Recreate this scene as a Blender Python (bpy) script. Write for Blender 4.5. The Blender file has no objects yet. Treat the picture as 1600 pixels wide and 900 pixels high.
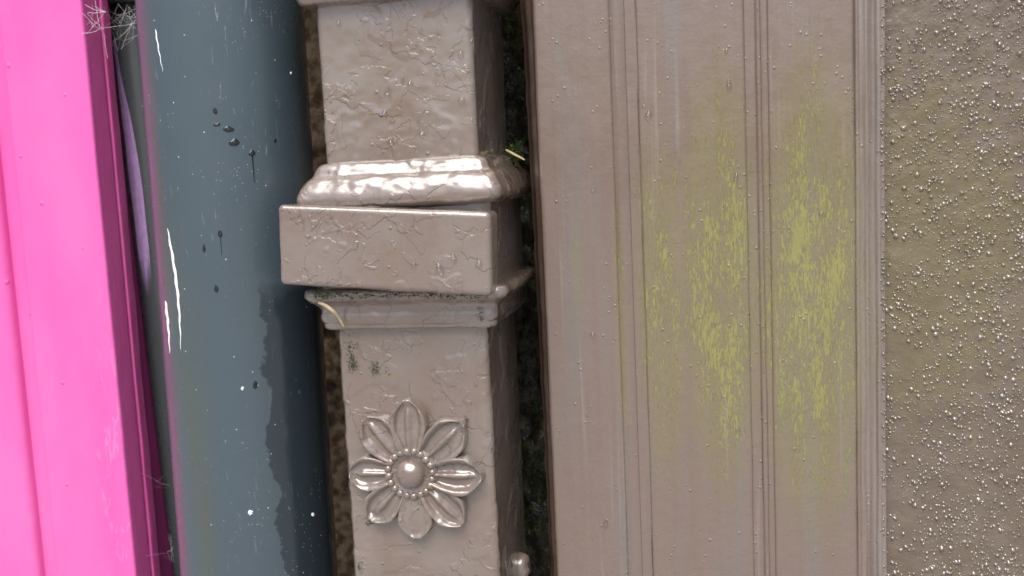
import bpy, bmesh, math, random
from mathutils import Vector, noise, Matrix
R = math.radians
random.seed(7)
scene = bpy.context.scene
COL = scene.collection

# ------------------------------------------------------------------ camera
TH, PH, RO = R(12.0), R(6.8), R(2.7)
DIST, LENS = 0.50, 35.4
F = 1600 * LENS / 36.0
TGT = Vector((0, 0, 1.30))
D_ = Vector((-math.sin(TH) * math.cos(PH), math.cos(TH) * math.cos(PH), -math.sin(PH)))
R0 = Vector((math.cos(TH), math.sin(TH), 0))
U0 = R0.cross(D_)
UP = U0 * math.cos(RO) + R0 * math.sin(RO)
RT = R0 * math.cos(RO) - U0 * math.sin(RO)
CAM = TGT - D_ * DIST
cd = bpy.data.cameras.new('camera'); cd.lens = LENS; cd.sensor_width = 36; cd.clip_start = 0.02; cd.clip_end = 500
cam = bpy.data.objects.new('camera', cd); COL.objects.link(cam)
m = Matrix((RT, UP, -D_)).transposed().to_4x4(); m.translation = CAM
cam.matrix_world = m
cd.dof.use_dof = True; cd.dof.focus_distance = DIST + 0.01; cd.dof.aperture_fstop = 11
scene.camera = cam

# ------------------------------------------------------------------ sky, sun, exposure
SUN_EL, SUN_AZ = R(58), R(0)          # azimuth measured from the wall's outward normal, negative = to the left
w = bpy.data.worlds.new('World'); scene.world = w; w.use_nodes = True
nt = w.node_tree; nt.nodes.clear()
sky = nt.nodes.new('ShaderNodeTexSky'); sky.sky_type = 'NISHITA'; sky.sun_disc = False
sky.sun_elevation = SUN_EL; sky.dust_density = 4.0
sdir = Vector((math.sin(SUN_AZ) * math.cos(SUN_EL), -math.cos(SUN_AZ) * math.cos(SUN_EL), math.sin(SUN_EL)))
sky.sun_rotation = math.atan2(sdir.x, sdir.y)
bg = nt.nodes.new('ShaderNodeBackground'); bg.inputs['Strength'].default_value = 0.15
wo = nt.nodes.new('ShaderNodeOutputWorld')
nt.links.new(sky.outputs[0], bg.inputs[0]); nt.links.new(bg.outputs[0], wo.inputs[0])
sl = bpy.data.lights.new('sun', 'SUN'); sl.energy = 2.9; sl.angle = R(50); sl.color = (1, 0.97, 0.92)
so = bpy.data.objects.new('sun', sl); COL.objects.link(so); so.location = (0, -3, 4)
so.rotation_euler = (-sdir).to_track_quat('-Z', 'Y').to_euler()
vs = scene.view_settings
vs.view_transform = 'Standard'; vs.look = 'None'; vs.exposure = 0.27; vs.gamma = 1; vs.use_curve_mapping = False
scene.render.engine = 'CYCLES'
scene.render.resolution_x = 1024; scene.render.resolution_y = 576

# ------------------------------------------------------------------ helpers
def P(px, py, Y):
    """photo pixel -> point on the vertical plane y = Y (the plane the thing stands in)"""
    v = D_ + RT * ((px - 800) / F) + UP * ((450 - py) / F)
    t = (Y - CAM.y) / v.y
    return CAM + v * t
WL = {}
def tag(o, label=None, cat=None, group=None, kind=None):
    if label: o['label'] = label
    if cat: o['category'] = cat
    if group: o['group'] = group
    if kind: o['kind'] = kind
    return o
def thing(name, label, cat, loc, group=None):
    o = bpy.data.objects.new(name, None); COL.objects.link(o); o.empty_display_size = 0.02
    o.location = loc; WL[o.name] = Vector(loc)
    return tag(o, label, cat, group)
def mesh(name, verts, faces, mat, parent=None, smooth=True):
    vs_ = [Vector(v) for v in verts]
    n = len(vs_)
    lo = Vector((min(v.x for v in vs_), min(v.y for v in vs_), min(v.z for v in vs_)))
    hi = Vector((max(v.x for v in vs_), max(v.y for v in vs_), max(v.z for v in vs_)))
    c = Vector(((lo.x + hi.x) / 2, (lo.y + hi.y) / 2, lo.z))
    me = bpy.data.meshes.new(name)
    me.from_pydata([v - c for v in vs_], [], faces)
    bm = bmesh.new(); bm.from_mesh(me); bmesh.ops.recalc_face_normals(bm, faces=bm.faces)
    for f_ in bm.faces:
        f_.smooth = smooth and len(f_.verts) < 7
        if len(f_.verts) >= 24:
            for e_ in f_.edges: e_.smooth = False
    bm.to_mesh(me); bm.free()
    me.materials.append(mat)
    o = bpy.data.objects.new(name, me); COL.objects.link(o)
    WL[o.name] = c.copy()
    if parent:
        o.parent = parent; o.location = c - WL[parent.name]
    else:
        o.location = c
    return o
def fbm(p, s, o=3):
    return noise.fractal(Vector(p) * s, 1.0, 2.0, o, noise_basis='PERLIN_ORIGINAL')
def sstep(a, b, x):
    t = min(1, max(0, (x - a) / (b - a))); return t * t * (3 - 2 * t)
def grid_faces(nu, nv, closed=False):
    f = []
    for j in range(nv - 1):
        for i in range(nu if closed else nu - 1):
            a = j * nu + i; b = j * nu + (i + 1) % nu
            f.append((a, b, b + nu, a + nu))
    return f
def displace(verts, faces, fn):
    """push vertices along their normals by fn(point)"""
    acc = [Vector() for _ in verts]
    for f in faces:
        a, b, c = verts[f[0]], verts[f[1]], verts[f[2]]
        n = (b - a).cross(c - a)
        if n.length > 0: n.normalize()
        for k in f: acc[k] += n
    return [v + (a.normalized() * fn(v) if a.length > 0 else a) for v, a in zip(verts, acc)]
def zs_dense(z0, z1, step, lo=1.10, hi=1.50, coarse=0.05):
    z = z0; out = [z0]
    while z < z1 - 1e-6:
        z = min(z1, z + (step if lo <= z < hi else (min(coarse, lo - z) if z < lo else coarse)))
        out.append(z)
    return out
def rrect(xl, xr, yf, yb, r, nf, ns, nc=6):
    """rounded rectangle, anticlockwise from the front left corner"""
    pts = []
    def arc(cx, cy, a0):
        for k in range(nc):
            a = a0 + (math.pi / 2) * (k + 0.5) / nc
            pts.append((cx + r * math.cos(a), cy + r * math.sin(a)))
    def seg(x0, y0, x1, y1, n):
        for k in range(n): t = k / (n - 1); pts.append((x0 + (x1 - x0) * t, y0 + (y1 - y0) * t))
    seg(xl + r, yf, xr - r, yf, nf); arc(xr - r, yf + r, -math.pi / 2)
    seg(xr, yf + r, xr, yb - r, ns); arc(xr - r, yb - r, 0)
    seg(xr - r, yb, xl + r, yb, 8); arc(xl + r, yb - r, math.pi / 2)
    seg(xl, yb - r, xl, yf + r, ns); arc(xl + r, yf + r, math.pi)
    return pts

# ------------------------------------------------------------------ material helper
class NT:
    def __init__(s, name):
        s.m = bpy.data.materials.new(name); s.m.use_nodes = True
        s.t = s.m.node_tree; s.t.nodes.clear()
        s.out = s.t.nodes.new('ShaderNodeOutputMaterial')
        s.b = s.t.nodes.new('ShaderNodeBsdfPrincipled'); s.t.links.new(s.b.outputs[0], s.out.inputs[0])
        g = s.t.nodes.new('ShaderNodeNewGeometry'); s.pos = g.outputs['Position']
        s.xyz = None
    def put(s, sock, v):
        if hasattr(v, 'links') or isinstance(v, bpy.types.NodeSocket): s.t.links.new(v, sock)
        elif isinstance(v, (tuple, list)) and len(v) == 3 and sock.type == 'RGBA': sock.default_value = (*v, 1)
        else: sock.default_value = v
    def axis(s, k):
        if s.xyz is None:
            n = s.t.nodes.new('ShaderNodeSeparateXYZ'); s.put(n.inputs[0], s.pos); s.xyz = n.outputs
        return s.xyz[k]
    def scl(s, v, sc):
        n = s.t.nodes.new('ShaderNodeVectorMath'); n.operation = 'MULTIPLY'
        s.put(n.inputs[0], v); n.inputs[1].default_value = sc; return n.outputs[0]
    def noise(s, scale, detail=3, sc=None, rough=0.5, dist=0.0, v=None):
        n = s.t.nodes.new('ShaderNodeTexNoise'); v = v or s.pos
        s.put(n.inputs['Vector'], s.scl(v, sc) if sc else v)
        n.inputs['Scale'].default_value = scale; n.inputs['Detail'].default_value = detail
        n.inputs['Roughness'].default_value = rough; n.inputs['Distortion'].default_value = dist
        return n.outputs['Fac']
    def warp(s, scale, amt):
        n = s.t.nodes.new('ShaderNodeTexNoise'); s.put(n.inputs['Vector'], s.pos); n.inputs['Scale'].default_value = scale
        n.inputs['Detail'].default_value = 3
        a = s.t.nodes.new('ShaderNodeVectorMath'); a.operation = 'MULTIPLY_ADD'
        s.put(a.inputs[0], n.outputs['Color']); a.inputs[1].default_value = (amt,) * 3; s.put(a.inputs[2], s.pos)
        return a.outputs[0]
    def vor(s, scale, feature='F1', v=None, out='Distance'):
        n = s.t.nodes.new('ShaderNodeTexVoronoi'); n.feature = feature; s.put(n.inputs['Vector'], v or s.pos)
        n.inputs['Scale'].default_value = scale; return n.outputs[out]
    def step(s, x, a, b, lo=0.0, hi=1.0):
        n = s.t.nodes.new('ShaderNodeMapRange'); n.interpolation_type = 'SMOOTHSTEP'
        s.put(n.inputs[0], x)
        if a > b: a, b, lo, hi = b, a, hi, lo
        for k, v in enumerate((a, b, lo, hi)): n.inputs[k + 1].default_value = v
        return n.outputs[0]
    def math(s, op, a, b=0.0, c=0.0):
        n = s.t.nodes.new('ShaderNodeMath'); n.operation = op
        s.put(n.inputs[0], a); s.put(n.inputs[1], b); s.put(n.inputs[2], c); return n.outputs[0]
    def mul(s, a, b): return s.math('MULTIPLY', a, b)
    def add(s, a, b): return s.math('ADD', a, b)
    def madd(s, a, b, c): return s.math('MULTIPLY_ADD', a, b, c)
    def mix(s, f, a, b):
        n = s.t.nodes.new('ShaderNodeMix'); n.data_type = 'RGBA'
        s.put(n.inputs[0], f); s.put(n.inputs[6], a); s.put(n.inputs[7], b); return n.outputs[2]
    def bump(s, h, dist=0.001):
        n = s.t.nodes.new('ShaderNodeBump'); n.inputs['Distance'].default_value = dist; n.inputs['Strength'].default_value = 1
        s.put(n.inputs['Height'], h); s.put(s.b.inputs['Normal'], n.outputs[0])
    def set(s, **k):
        for n, v in k.items(): s.put(s.b.inputs[n.replace('_', ' ')], v)
        return s.m
    def blob(s, cx, cz, rx, rz):
        """soft patch around a spot of the wall, 1 in the middle to 0 at the rim"""
        dx = s.math('DIVIDE', s.add(s.axis(0), -cx), rx); dz = s.math('DIVIDE', s.add(s.axis(2), -cz), rz)
        d = s.math('SQRT', s.add(s.mul(dx, dx), s.mul(dz, dz)))
        return s.step(d, 1.05, 0.2)

BROWN = (0.172, 0.126, 0.105)
def iron_paint():
    n = NT('brown_gloss_paint_on_iron')
    v = n.warp(60, 0.012)
    flake = n.step(n.noise(34, 4, v=v, rough=0.55), 0.545, 0.565)
    flake2 = n.step(n.noise(55, 3, dist=1.2, rough=0.5), 0.60, 0.615)
    ed = n.vor(24, 'DISTANCE_TO_EDGE', v)
    crack = n.mul(n.step(ed, 0.016, 0.0), n.step(n.noise(23, 2), 0.57, 0.62))
    stip = n.noise(420, 2); mid = n.noise(130, 3)
    big = n.noise(50, 2)
    h = n.madd(flake, 0.38, n.mul(big, 0.6))
    h = n.madd(flake2, 0.26, h); h = n.madd(mid, 0.24, h); h = n.madd(stip, 0.10, h); h = n.madd(n.noise(900, 3), 0.05, h); h = n.madd(crack, -0.2, h)
    runs = n.noise(1, 2, sc=(90, 90, 3.5))
    blisters = n.step(n.vor(150), 0.16, 0.05)
    h = n.madd(n.mul(blisters, n.step(n.noise(70, 1), 0.55, 0.6)), 0.5, h)
    n.bump(h)
    c = n.mix(n.step(runs, 0.45, 0.62), BROWN, (0.168, 0.120, 0.092))
    c = n.mix(n.step(n.noise(30, 4), 0.42, 0.62), c, (0.188, 0.150, 0.128))
    c = n.mix(n.mul(crack, 0.45), c, (0.08, 0.055, 0.035))
    fc = P(650, 745, 0)
    alg = n.mul(n.blob(fc.x, fc.z, 0.05, 0.05), 0.12)
    moss = n.mul(n.step(n.noise(260, 3), 0.62, 0.70), n.step(n.add(alg, n.noise(24, 2)), 0.54, 0.68))
    c = n.mix(n.mul(moss, 0.75), c, (0.14, 0.15, 0.02))
    return n.set(Base_Color=c, Roughness=n.step(n.noise(45, 3), 0.3, 0.75, 0.24, 0.40), Specular_IOR_Level=0.6, Coat_Weight=1.0, Coat_Roughness=0.14, Coat_IOR=1.75)
def side_wear(n): pass
def wood_paint(panels):
    n = NT('brown_gloss_paint_on_wood')
    runs = n.noise(1, 3, sc=(170, 170, 4))
    grain = n.noise(1, 4, sc=(620, 620, 18))
    big = n.noise(28, 2); lump = n.noise(170, 3)
    c = n.mix(n.step(runs, 0.42, 0.62), BROWN, (0.165, 0.120, 0.098))
    c = n.mix(n.step(n.noise(1, 3, sc=(60, 60, 5)), 0.5, 0.66), c, (0.164, 0.134, 0.119))
    reg = None
    for (cx, cz, rx, rz, k) in panels:
        b = n.mul(n.blob(cx, cz, rx, rz), k)
        reg = b if reg is None else n.math('MAXIMUM', reg, b)
    worm = n.noise(1, 3, sc=(1350, 1350, 210), dist=1.0, rough=0.6)
    worm2 = n.noise(1, 2, sc=(150, 150, 30))
    x = n.add(n.madd(reg, 0.262, n.mul(n.add(worm, -0.5), 1.0)), n.mul(n.add(worm2, -0.5), 0.45))
    och = n.mul(n.step(x, 0.235, 0.29), n.step(reg, 0.02, 0.12))
    film = n.mul(n.step(n.madd(n.noise(70, 3), 0.4, reg), 0.2, 0.95), 0.40)
    c = n.mix(film, c, (0.185, 0.170, 0.055))
    c = n.mix(n.mul(och, 0.76), c, (0.245, 0.235, 0.060))
    pale = n.mul(n.step(n.noise(1, 3, sc=(420, 420, 7)), 0.58, 0.68), n.step(n.noise(1, 2, sc=(35, 35, 6)), 0.48, 0.62))
    cx0, cx1 = X(1338), X(1384)
    pale = n.math('MAXIMUM', n.mul(pale, 0.5), n.mul(n.mul(n.step(n.axis(0), cx0 - 0.001, cx0 + 0.002), n.step(n.noise(1, 3, sc=(300, 300, 9)), 0.35, 0.65)), 0.6))
    c = n.mix(pale, c, (0.235, 0.198, 0.182))
    specks = n.mul(n.step(n.vor(260), 0.24, 0.08), n.step(n.noise(60, 2), 0.54, 0.62))
    h = n.madd(runs, 0.22, n.mul(big, 0.5)); h = n.madd(grain, 0.14, h); h = n.madd(lump, 0.32, h); h = n.madd(n.noise(600, 3), 0.10, h)
    h = n.madd(och, -0.10, h); h = n.madd(specks, 0.32, h)
    n.bump(h)
    return n.set(Base_Color=c, Roughness=n.step(n.noise(60, 3), 0.3, 0.7, 0.16, 0.36), Specular_IOR_Level=0.6, Coat_Weight=0.8, Coat_Roughness=0.10)
def render_paint(rough=True):
    n = NT('brown_gloss_paint_on_pebbles')
    a = P(1470, 380, 0.05)
    reg = n.blob(a.x - 0.01, a.z, 0.085, 0.14)
    c = n.mix(n.step(n.noise(60, 3), 0.4, 0.65), (0.128, 0.098, 0.072), (0.148, 0.116, 0.090))
    c = n.mix(n.mul(n.step(n.madd(reg, 0.5, n.noise(160, 3)), 0.6, 1.0), 0.42), c, (0.16, 0.135, 0.055))
    h = n.madd(n.noise(230, 3), 0.8, n.mul(n.noise(700, 2), 0.15))
    if rough: n.bump(h)
    return n.set(Base_Color=c, Roughness=0.16 if rough else 0.05, Specular_IOR_Level=0.65 if rough else 0.85, Coat_Weight=0.0 if rough else 1.0, Coat_Roughness=0.05, Coat_IOR=1.58)
def pink_paint():
    n = NT('pink_paint')
    grain = n.noise(1, 3, sc=(420, 420, 10)); lump = n.noise(300, 2)
    nick = n.step(n.vor(48), 0.075, 0.03)
    h = n.madd(grain, 0.16, n.mul(lump, 0.13)); h = n.madd(nick, 0.4, h); h = n.madd(n.noise(30, 2), 0.5, h)
    n.bump(h)
    c = n.mix(n.noise(1, 3, sc=(60, 60, 4)), (0.74, 0.105, 0.38), (0.69, 0.130, 0.42))
    c = n.mix(n.mul(n.step(n.noise(16, 4, sc=(1, 1, 0.4)), 0.42, 0.72), 0.55), c, (0.75, 0.175, 0.45))
    ex = P(169, 450, 0.04).x
    dust = n.mul(n.step(n.noise(1, 4, sc=(240, 240, 60), dist=1.5), 0.56, 0.66), n.step(n.madd(n.noise(40, 2), 0.03, n.axis(0)), ex - 0.012, ex + 0.014))
    dust = n.mul(dust, n.step(n.axis(1), 0.046, 0.042))
    c = n.mix(n.mul(n.mul(dust, n.step(n.axis(2), 1.32, 1.20)), 0.22), c, (0.8, 0.5, 0.62))
    return n.set(Base_Color=c, Roughness=0.5, Specular_IOR_Level=0.25)
def plastic(name, base, dark_area=False, scuff=0.3):
    n = NT(name)
    c = n.mix(n.noise(1, 2, sc=(30, 30, 3)), base, tuple(k * 1.25 for k in base))
    dot = n.mul(n.step(n.vor(150), 0.06, 0.035), n.step(n.vor(150, out='Color'), 0.42, 0.47))
    dot2 = n.mul(n.step(n.vor(420), 0.13, 0.08), n.step(n.noise(40, 2), 0.56, 0.64))
    r = n.step(n.noise(35, 4), 0.35, 0.7, 0.24, 0.36)
    scr = n.mul(n.step(n.noise(1, 3, sc=(260, 260, 40), dist=3.0), 0.66, 0.70), n.step(n.noise(18, 2), 0.52, 0.62))
    if dark_area:  # darker, smoother area right of a ragged edge, below the plate
        a, b = P(424, 500, 0.012), P(452, 880, 0.012)
        k = (b.x - a.x) / (b.z - a.z)
        xs = n.madd(n.add(n.axis(2), -a.z), -k, n.add(n.axis(0), -a.x))
        edge = n.add(xs, n.mul(n.add(n.noise(38, 5, rough=0.6), -0.5), 0.018))
        top = P(424, 446, 0.012).z
        sleek = n.mul(n.step(edge, 0.0, 0.0012), n.step(n.madd(n.noise(60, 2), 0.02, n.axis(2)), top + 0.014, top + 0.004))
        c = n.mix(sleek, c, (0.022, 0.033, 0.043)); r = n.mix(sleek, r, (0.18,) * 3)
        alg = n.mul(n.step(n.noise(1, 2, sc=(40, 40, 3)), 0.5, 0.7), 0.5)
        c = n.mix(n.mul(alg, n.step(sleek, 1, 0)), c, (0.075, 0.085, 0.06))
    c = n.mix(n.mul(scr, scuff), c, (0.35, 0.37, 0.38))
    c = n.mix(n.math('MAXIMUM', dot, n.mul(dot2, 0.5)), c, (0.62, 0.64, 0.62))
    n.bump(n.madd(n.noise(12, 2), 0.6, n.mul(n.noise(200, 2), 0.02)))
    return n.set(Base_Color=c, Roughness=r, Specular_IOR_Level=0.55)
def stone_mat():
    n = NT('rough_stone')
    c = n.mix(n.step(n.noise(150, 4), 0.35, 0.65), (0.15, 0.10, 0.052), (0.42, 0.33, 0.21))
    c = n.mix(n.step(n.noise(60, 3), 0.55, 0.7), c, (0.05, 0.04, 0.03))
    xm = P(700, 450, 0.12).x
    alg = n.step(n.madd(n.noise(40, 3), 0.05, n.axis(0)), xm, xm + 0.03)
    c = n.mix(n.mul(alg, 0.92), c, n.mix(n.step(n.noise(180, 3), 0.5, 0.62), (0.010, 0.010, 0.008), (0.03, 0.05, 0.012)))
    n.bump(n.madd(n.noise(180, 4), 1.6, n.mul(n.noise(500, 3), 0.7)))
    return n.set(Base_Color=c, Roughness=n.step(alg, 0, 1, 0.85, 0.3))
def simple(name, col, rough=0.5, **k):
    n = NT(name)
    c = n.mix(n.noise(300, 3), tuple(x * 0.8 for x in col), tuple(min(1, x * 1.2) for x in col))
    n.bump(n.noise(250, 3), 0.0004)
    return n.set(Base_Color=c, Roughness=rough, **k)
def water(name, tint):
    """clear water lens: what lies under it shows through, the sky glints off it"""
    n = NT(name); t = n.t
    tr = t.nodes.new('ShaderNodeBsdfTransparent'); tr.inputs[0].default_value = (*tint, 1)
    gl_ = t.nodes.new('ShaderNodeBsdfGlossy'); gl_.inputs['Roughness'].default_value = 0.03
    fr = t.nodes.new('ShaderNodeFresnel'); fr.inputs[0].default_value = 1.55
    mx = t.nodes.new('ShaderNodeMixShader')
    mn = n.math('MINIMUM', fr.outputs[0], 0.30); t.links.new(mn, mx.inputs[0]); t.links.new(tr.outputs[0], mx.inputs[1]); t.links.new(gl_.outputs[0], mx.inputs[2])
    t.links.new(mx.outputs[0], n.out.inputs[0]); t.nodes.remove(n.b)
    return n.m

def zone(x0, y0, x1, y1, Y, k):
    a, b = P(x0, y0, Y), P(x1, y1, Y)
    return ((a.x + b.x) / 2, (a.z + b.z) / 2, abs(b.x - a.x) / 2 * 1.25, abs(a.z - b.z) / 2 * 1.25, k)
YP = 0.035                                   # front of the timber pilaster
def X(px, Y=YP): return P(px, 450, Y).x
M = {
 'iron': iron_paint(),
 'wood': wood_paint([zone(1040, 90, 1210, 800, YP, 1.0), zone(1165, 70, 1380, 860, YP, 1.1), zone(975, 160, 1095, 770, YP, 0.78),
                     zone(950, 260, 990, 740, YP, 0.62), zone(885, 300, 920, 560, YP, 0.35)]),
 'render': render_paint(), 'bumps': render_paint(False), 'pink': pink_paint(),
 'pipe': plastic('dark_grey_plastic', (0.051, 0.073, 0.088), True),
 'pipe2': plastic('dusty_grey_plastic', (0.070, 0.080, 0.084), False, 0.8),
 'rubber': simple('black_rubber', (0.012, 0.012, 0.012), 0.5),
 'stone': stone_mat(), 'water': water('water', (0.97, 0.96, 0.95)), 'wetdust': water('water_on_dust', (0.42, 0.43, 0.42)),
 'moss': simple('moss', (0.06, 0.11, 0.02), 0.6), 'darkmoss': simple('dark_moss', (0.040, 0.066, 0.018), 0.35),
 'straw': simple('straw', (0.55, 0.45, 0.26), 0.6), 'web': simple('cobweb_silk', (0.85, 0.83, 0.84), 0.7),
 'white': simple('white_paint_and_glints', (0.85, 0.87, 0.88), 0.35), 'lilac': simple('lilac_colour', (0.50, 0.33, 0.62), 0.4),  # white serves the paint flecks and the painted glints
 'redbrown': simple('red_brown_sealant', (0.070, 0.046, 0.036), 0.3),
 'pave': simple('pavement', (0.36, 0.35, 0.33), 0.85),
}

# ------------------------------------------------------------------ the setting
tag(mesh('ground', [(-40, -40, 0), (40, -40, 0), (40, 40, 0), (-40, 40, 0)], [(0, 1, 2, 3)], M['pave'], smooth=False), kind='structure')

YW = 0.122
def slab(name, x0, x1, z0, z1, yfront, yback, step, mat, parent, disp):
    nx = max(2, int((x1 - x0) / step)); zl = zs_dense(z0, z1, step)
    vv = [Vector((x0 + (x1 - x0) * i / (nx - 1), yfront, z)) for z in zl for i in range(nx)]
    vv = [v + Vector((0, -disp(v), 0)) for v in vv]
    f = grid_faces(nx, len(zl)); nv = len(zl)
    b = len(vv)
    vv += [Vector((x0, yback, z0)), Vector((x1, yback, z0)), Vector((x1, yback, z1)), Vector((x0, yback, z1))]
    f += [(b, b + 1, b + 2, b + 3)]
    f += [tuple([b + 1, b] + [i for i in range(nx)]), tuple([b + 2, b + 3] + [(nv - 1) * nx + i for i in range(nx)])]
    f += [tuple([b, b + 3] + [(nv - 1 - j) * nx for j in range(nv)]), tuple([b + 1, b + 2] + [(nv - j) * nx - 1 for j in range(nv)])]
    return mesh(name, vv, f, mat, parent)
wl = P(300, 450, YW).x
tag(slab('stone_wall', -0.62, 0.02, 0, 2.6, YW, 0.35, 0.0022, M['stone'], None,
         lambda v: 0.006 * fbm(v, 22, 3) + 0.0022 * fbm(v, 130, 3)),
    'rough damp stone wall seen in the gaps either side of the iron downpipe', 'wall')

# ------------------------------------------------------------------ timber pilaster at the right (profile swept up the wall)
def moulding(name, prof, mat, parent, z0=0, z1=2.6, step=0.004, amp=0.0003, ybk=0.34):
    """prof: list of (x, y); closed at the back"""
    zl = zs_dense(z0, z1, step); n = len(prof)
    vv = [Vector((x, y, z)) for z in zl for (x, y) in prof]
    f = grid_faces(n, len(zl))
    def fn(v): return amp * fbm((v.x, v.y, v.z * 0.35), 70, 3) * (0.3 if v.z < 1.08 or v.z > 1.52 else 1)
    vv = displace(vv, f, lambda v: fn(v))
    b = len(vv); xa, xb = prof[0][0], prof[-1][0]
    vv += [Vector((xa, ybk, z0)), Vector((xb, ybk, z0)), Vector((xb, ybk, z1)), Vector((xa, ybk, z1))]
    nv = len(zl)
    f += [(b, b + 1, b + 2, b + 3), tuple([b + 1, b] + list(range(n))), tuple([b + 2, b + 3] + [(nv - 1) * n + i for i in range(n)]),
          tuple([b, b + 3] + [(nv - 1 - j) * n for j in range(nv)]), tuple([b + 1, b + 2] + [(nv - j) * n - 1 for j in range(nv)])]
    return mesh(name, vv, f, mat, parent)
def line(x0, y0, x1, y1, n):
    return [(x0 + (x1 - x0) * i / (n - 1), y0 + (y1 - y0) * i / (n - 1)) for i in range(n)]
def rnd(cx, cy, r, a0, a1, n=7):
    return [(cx + r * math.cos(R(a0 + (a1 - a0) * i / (n - 1))), cy + r * math.sin(R(a0 + (a1 - a0) * i / (n - 1)))) for i in range(n)]
e = -0.0008          # neighbours lap under each other so no joint gapes
pil = thing('timber_pilaster', 'tall brown painted timber boards with grooves and ochre streaks beside rough wall', 'door surround', (X(1100), 0.2, 0))
xa, xb = X(850), X(967)
G = 0.0018
moulding('edge_board', [(xa, 0.10)] + rnd(xa + 0.002, YP + 0.002, 0.002, 180, 270) + line(xa + 0.003, YP, xb - 0.003, YP, 40) + rnd(xb - 0.0020, YP + 0.0020, 0.0020, 270, 350) + [(xb, YP + G)], M['wood'], pil)
xc = X(989)
moulding('bead', [(xb + e, YP + G)] + [(xb + e + (xc - xb - e) * t, YP + G - 0.0003 - 0.0013 * math.sin(math.pi * t)) for t in [i / 12 for i in range(13)]] + [(xc, YP + G)], M['wood'], pil)
xd, xe = X(1006), X(1171)
moulding('panel_board', [(xc + e, YP + G)] + line(xc + 0.0004, YP + G, xd, YP + G - 0.0004, 6) + rnd(xd + 0.0014, YP + 0.0017, 0.0014, 190, 270, 6) + line(xd + 0.002, YP + 0.0003, xe - 0.003, YP + 0.0003, 55) + rnd(xe - 0.0018, YP + 0.0021, 0.0018, 270, 350, 6) + [(xe, YP + G)], M['wood'], pil)
xf, xg, xh = X(1187), X(1196), X(1207)
moulding('groove_moulding', [(xe + e, YP + G)] + line(xe + 0.0004, YP + G, xf, YP + G - 0.0002, 6) + rnd((xf + xg) / 2, YP + 0.0020, (xg - xf) / 2, 185, 355, 9) + line(xg + 0.0003, YP + G - 0.0002, xh - 0.0002, YP + G - 0.0004, 5) + [(xh, YP + G)], M['wood'], pil)
xi = X(1338)
moulding('panel_board', [(xh + e, YP + G)] + rnd(xh + e + 0.0018, YP + 0.0018, 0.0018, 190, 270, 6) + line(xh + e + 0.0025, YP, xi - 0.003, YP + 0.0003, 45) + rnd(xi - 0.0020, YP + 0.0023, 0.0020, 270, 350, 6) + [(xi, YP + 0.0034)], M['wood'], pil)
xj = X(1384)
pr = [(xi + e, YP + 0.0034)]
for i in range(46):
    t = i / 45
    y = YP + 0.0038 - 0.0024 * t - 0.0011 * math.sin(t * 9.5 + 0.4) - 0.0007 * abs(math.sin(t * 14))
    pr.append((xi + e + (xj - xi - e) * t, y))
pr.append((xj, YP + 0.02))
moulding('corner_moulding', pr, M['wood'], pil, amp=0.0005)
# sealant strip tapering down the left edge of the pilaster
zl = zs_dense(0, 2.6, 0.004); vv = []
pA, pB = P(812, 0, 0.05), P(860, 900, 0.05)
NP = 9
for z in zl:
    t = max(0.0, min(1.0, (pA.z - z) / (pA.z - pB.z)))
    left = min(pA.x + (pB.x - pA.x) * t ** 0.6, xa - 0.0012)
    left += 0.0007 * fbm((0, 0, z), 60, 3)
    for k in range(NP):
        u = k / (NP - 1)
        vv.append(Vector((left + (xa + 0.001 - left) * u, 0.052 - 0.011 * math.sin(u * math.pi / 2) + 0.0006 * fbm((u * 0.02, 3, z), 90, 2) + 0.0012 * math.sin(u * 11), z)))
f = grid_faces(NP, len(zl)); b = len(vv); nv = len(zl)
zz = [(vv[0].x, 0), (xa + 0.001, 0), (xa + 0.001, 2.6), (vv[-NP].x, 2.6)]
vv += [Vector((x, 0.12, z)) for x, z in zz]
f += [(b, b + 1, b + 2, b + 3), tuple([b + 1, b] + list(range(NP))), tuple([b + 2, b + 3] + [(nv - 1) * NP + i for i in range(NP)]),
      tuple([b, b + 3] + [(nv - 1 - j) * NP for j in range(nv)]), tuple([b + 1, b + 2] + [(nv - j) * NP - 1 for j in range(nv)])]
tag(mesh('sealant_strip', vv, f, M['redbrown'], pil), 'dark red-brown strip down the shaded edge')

# ------------------------------------------------------------------ rough rendered wall
YR = 0.040
rw = thing('pebbledash_wall', 'glossy brown painted wall covered with small shiny bumps', 'wall', (xj + 0.3, 0.2, 0))
def rdisp(v):
    edge = sstep(xj + 0.018, xj, v.x)
    return 0.0006 * fbm(v, 90, 3) + 0.0005 * fbm(v, 260, 2) - 0.0008 * edge
slab('wall_face', xj + e, xj + 0.62, 0, 2.6, YR, 0.34, 0.0030, M['render'], rw, rdisp)
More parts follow.
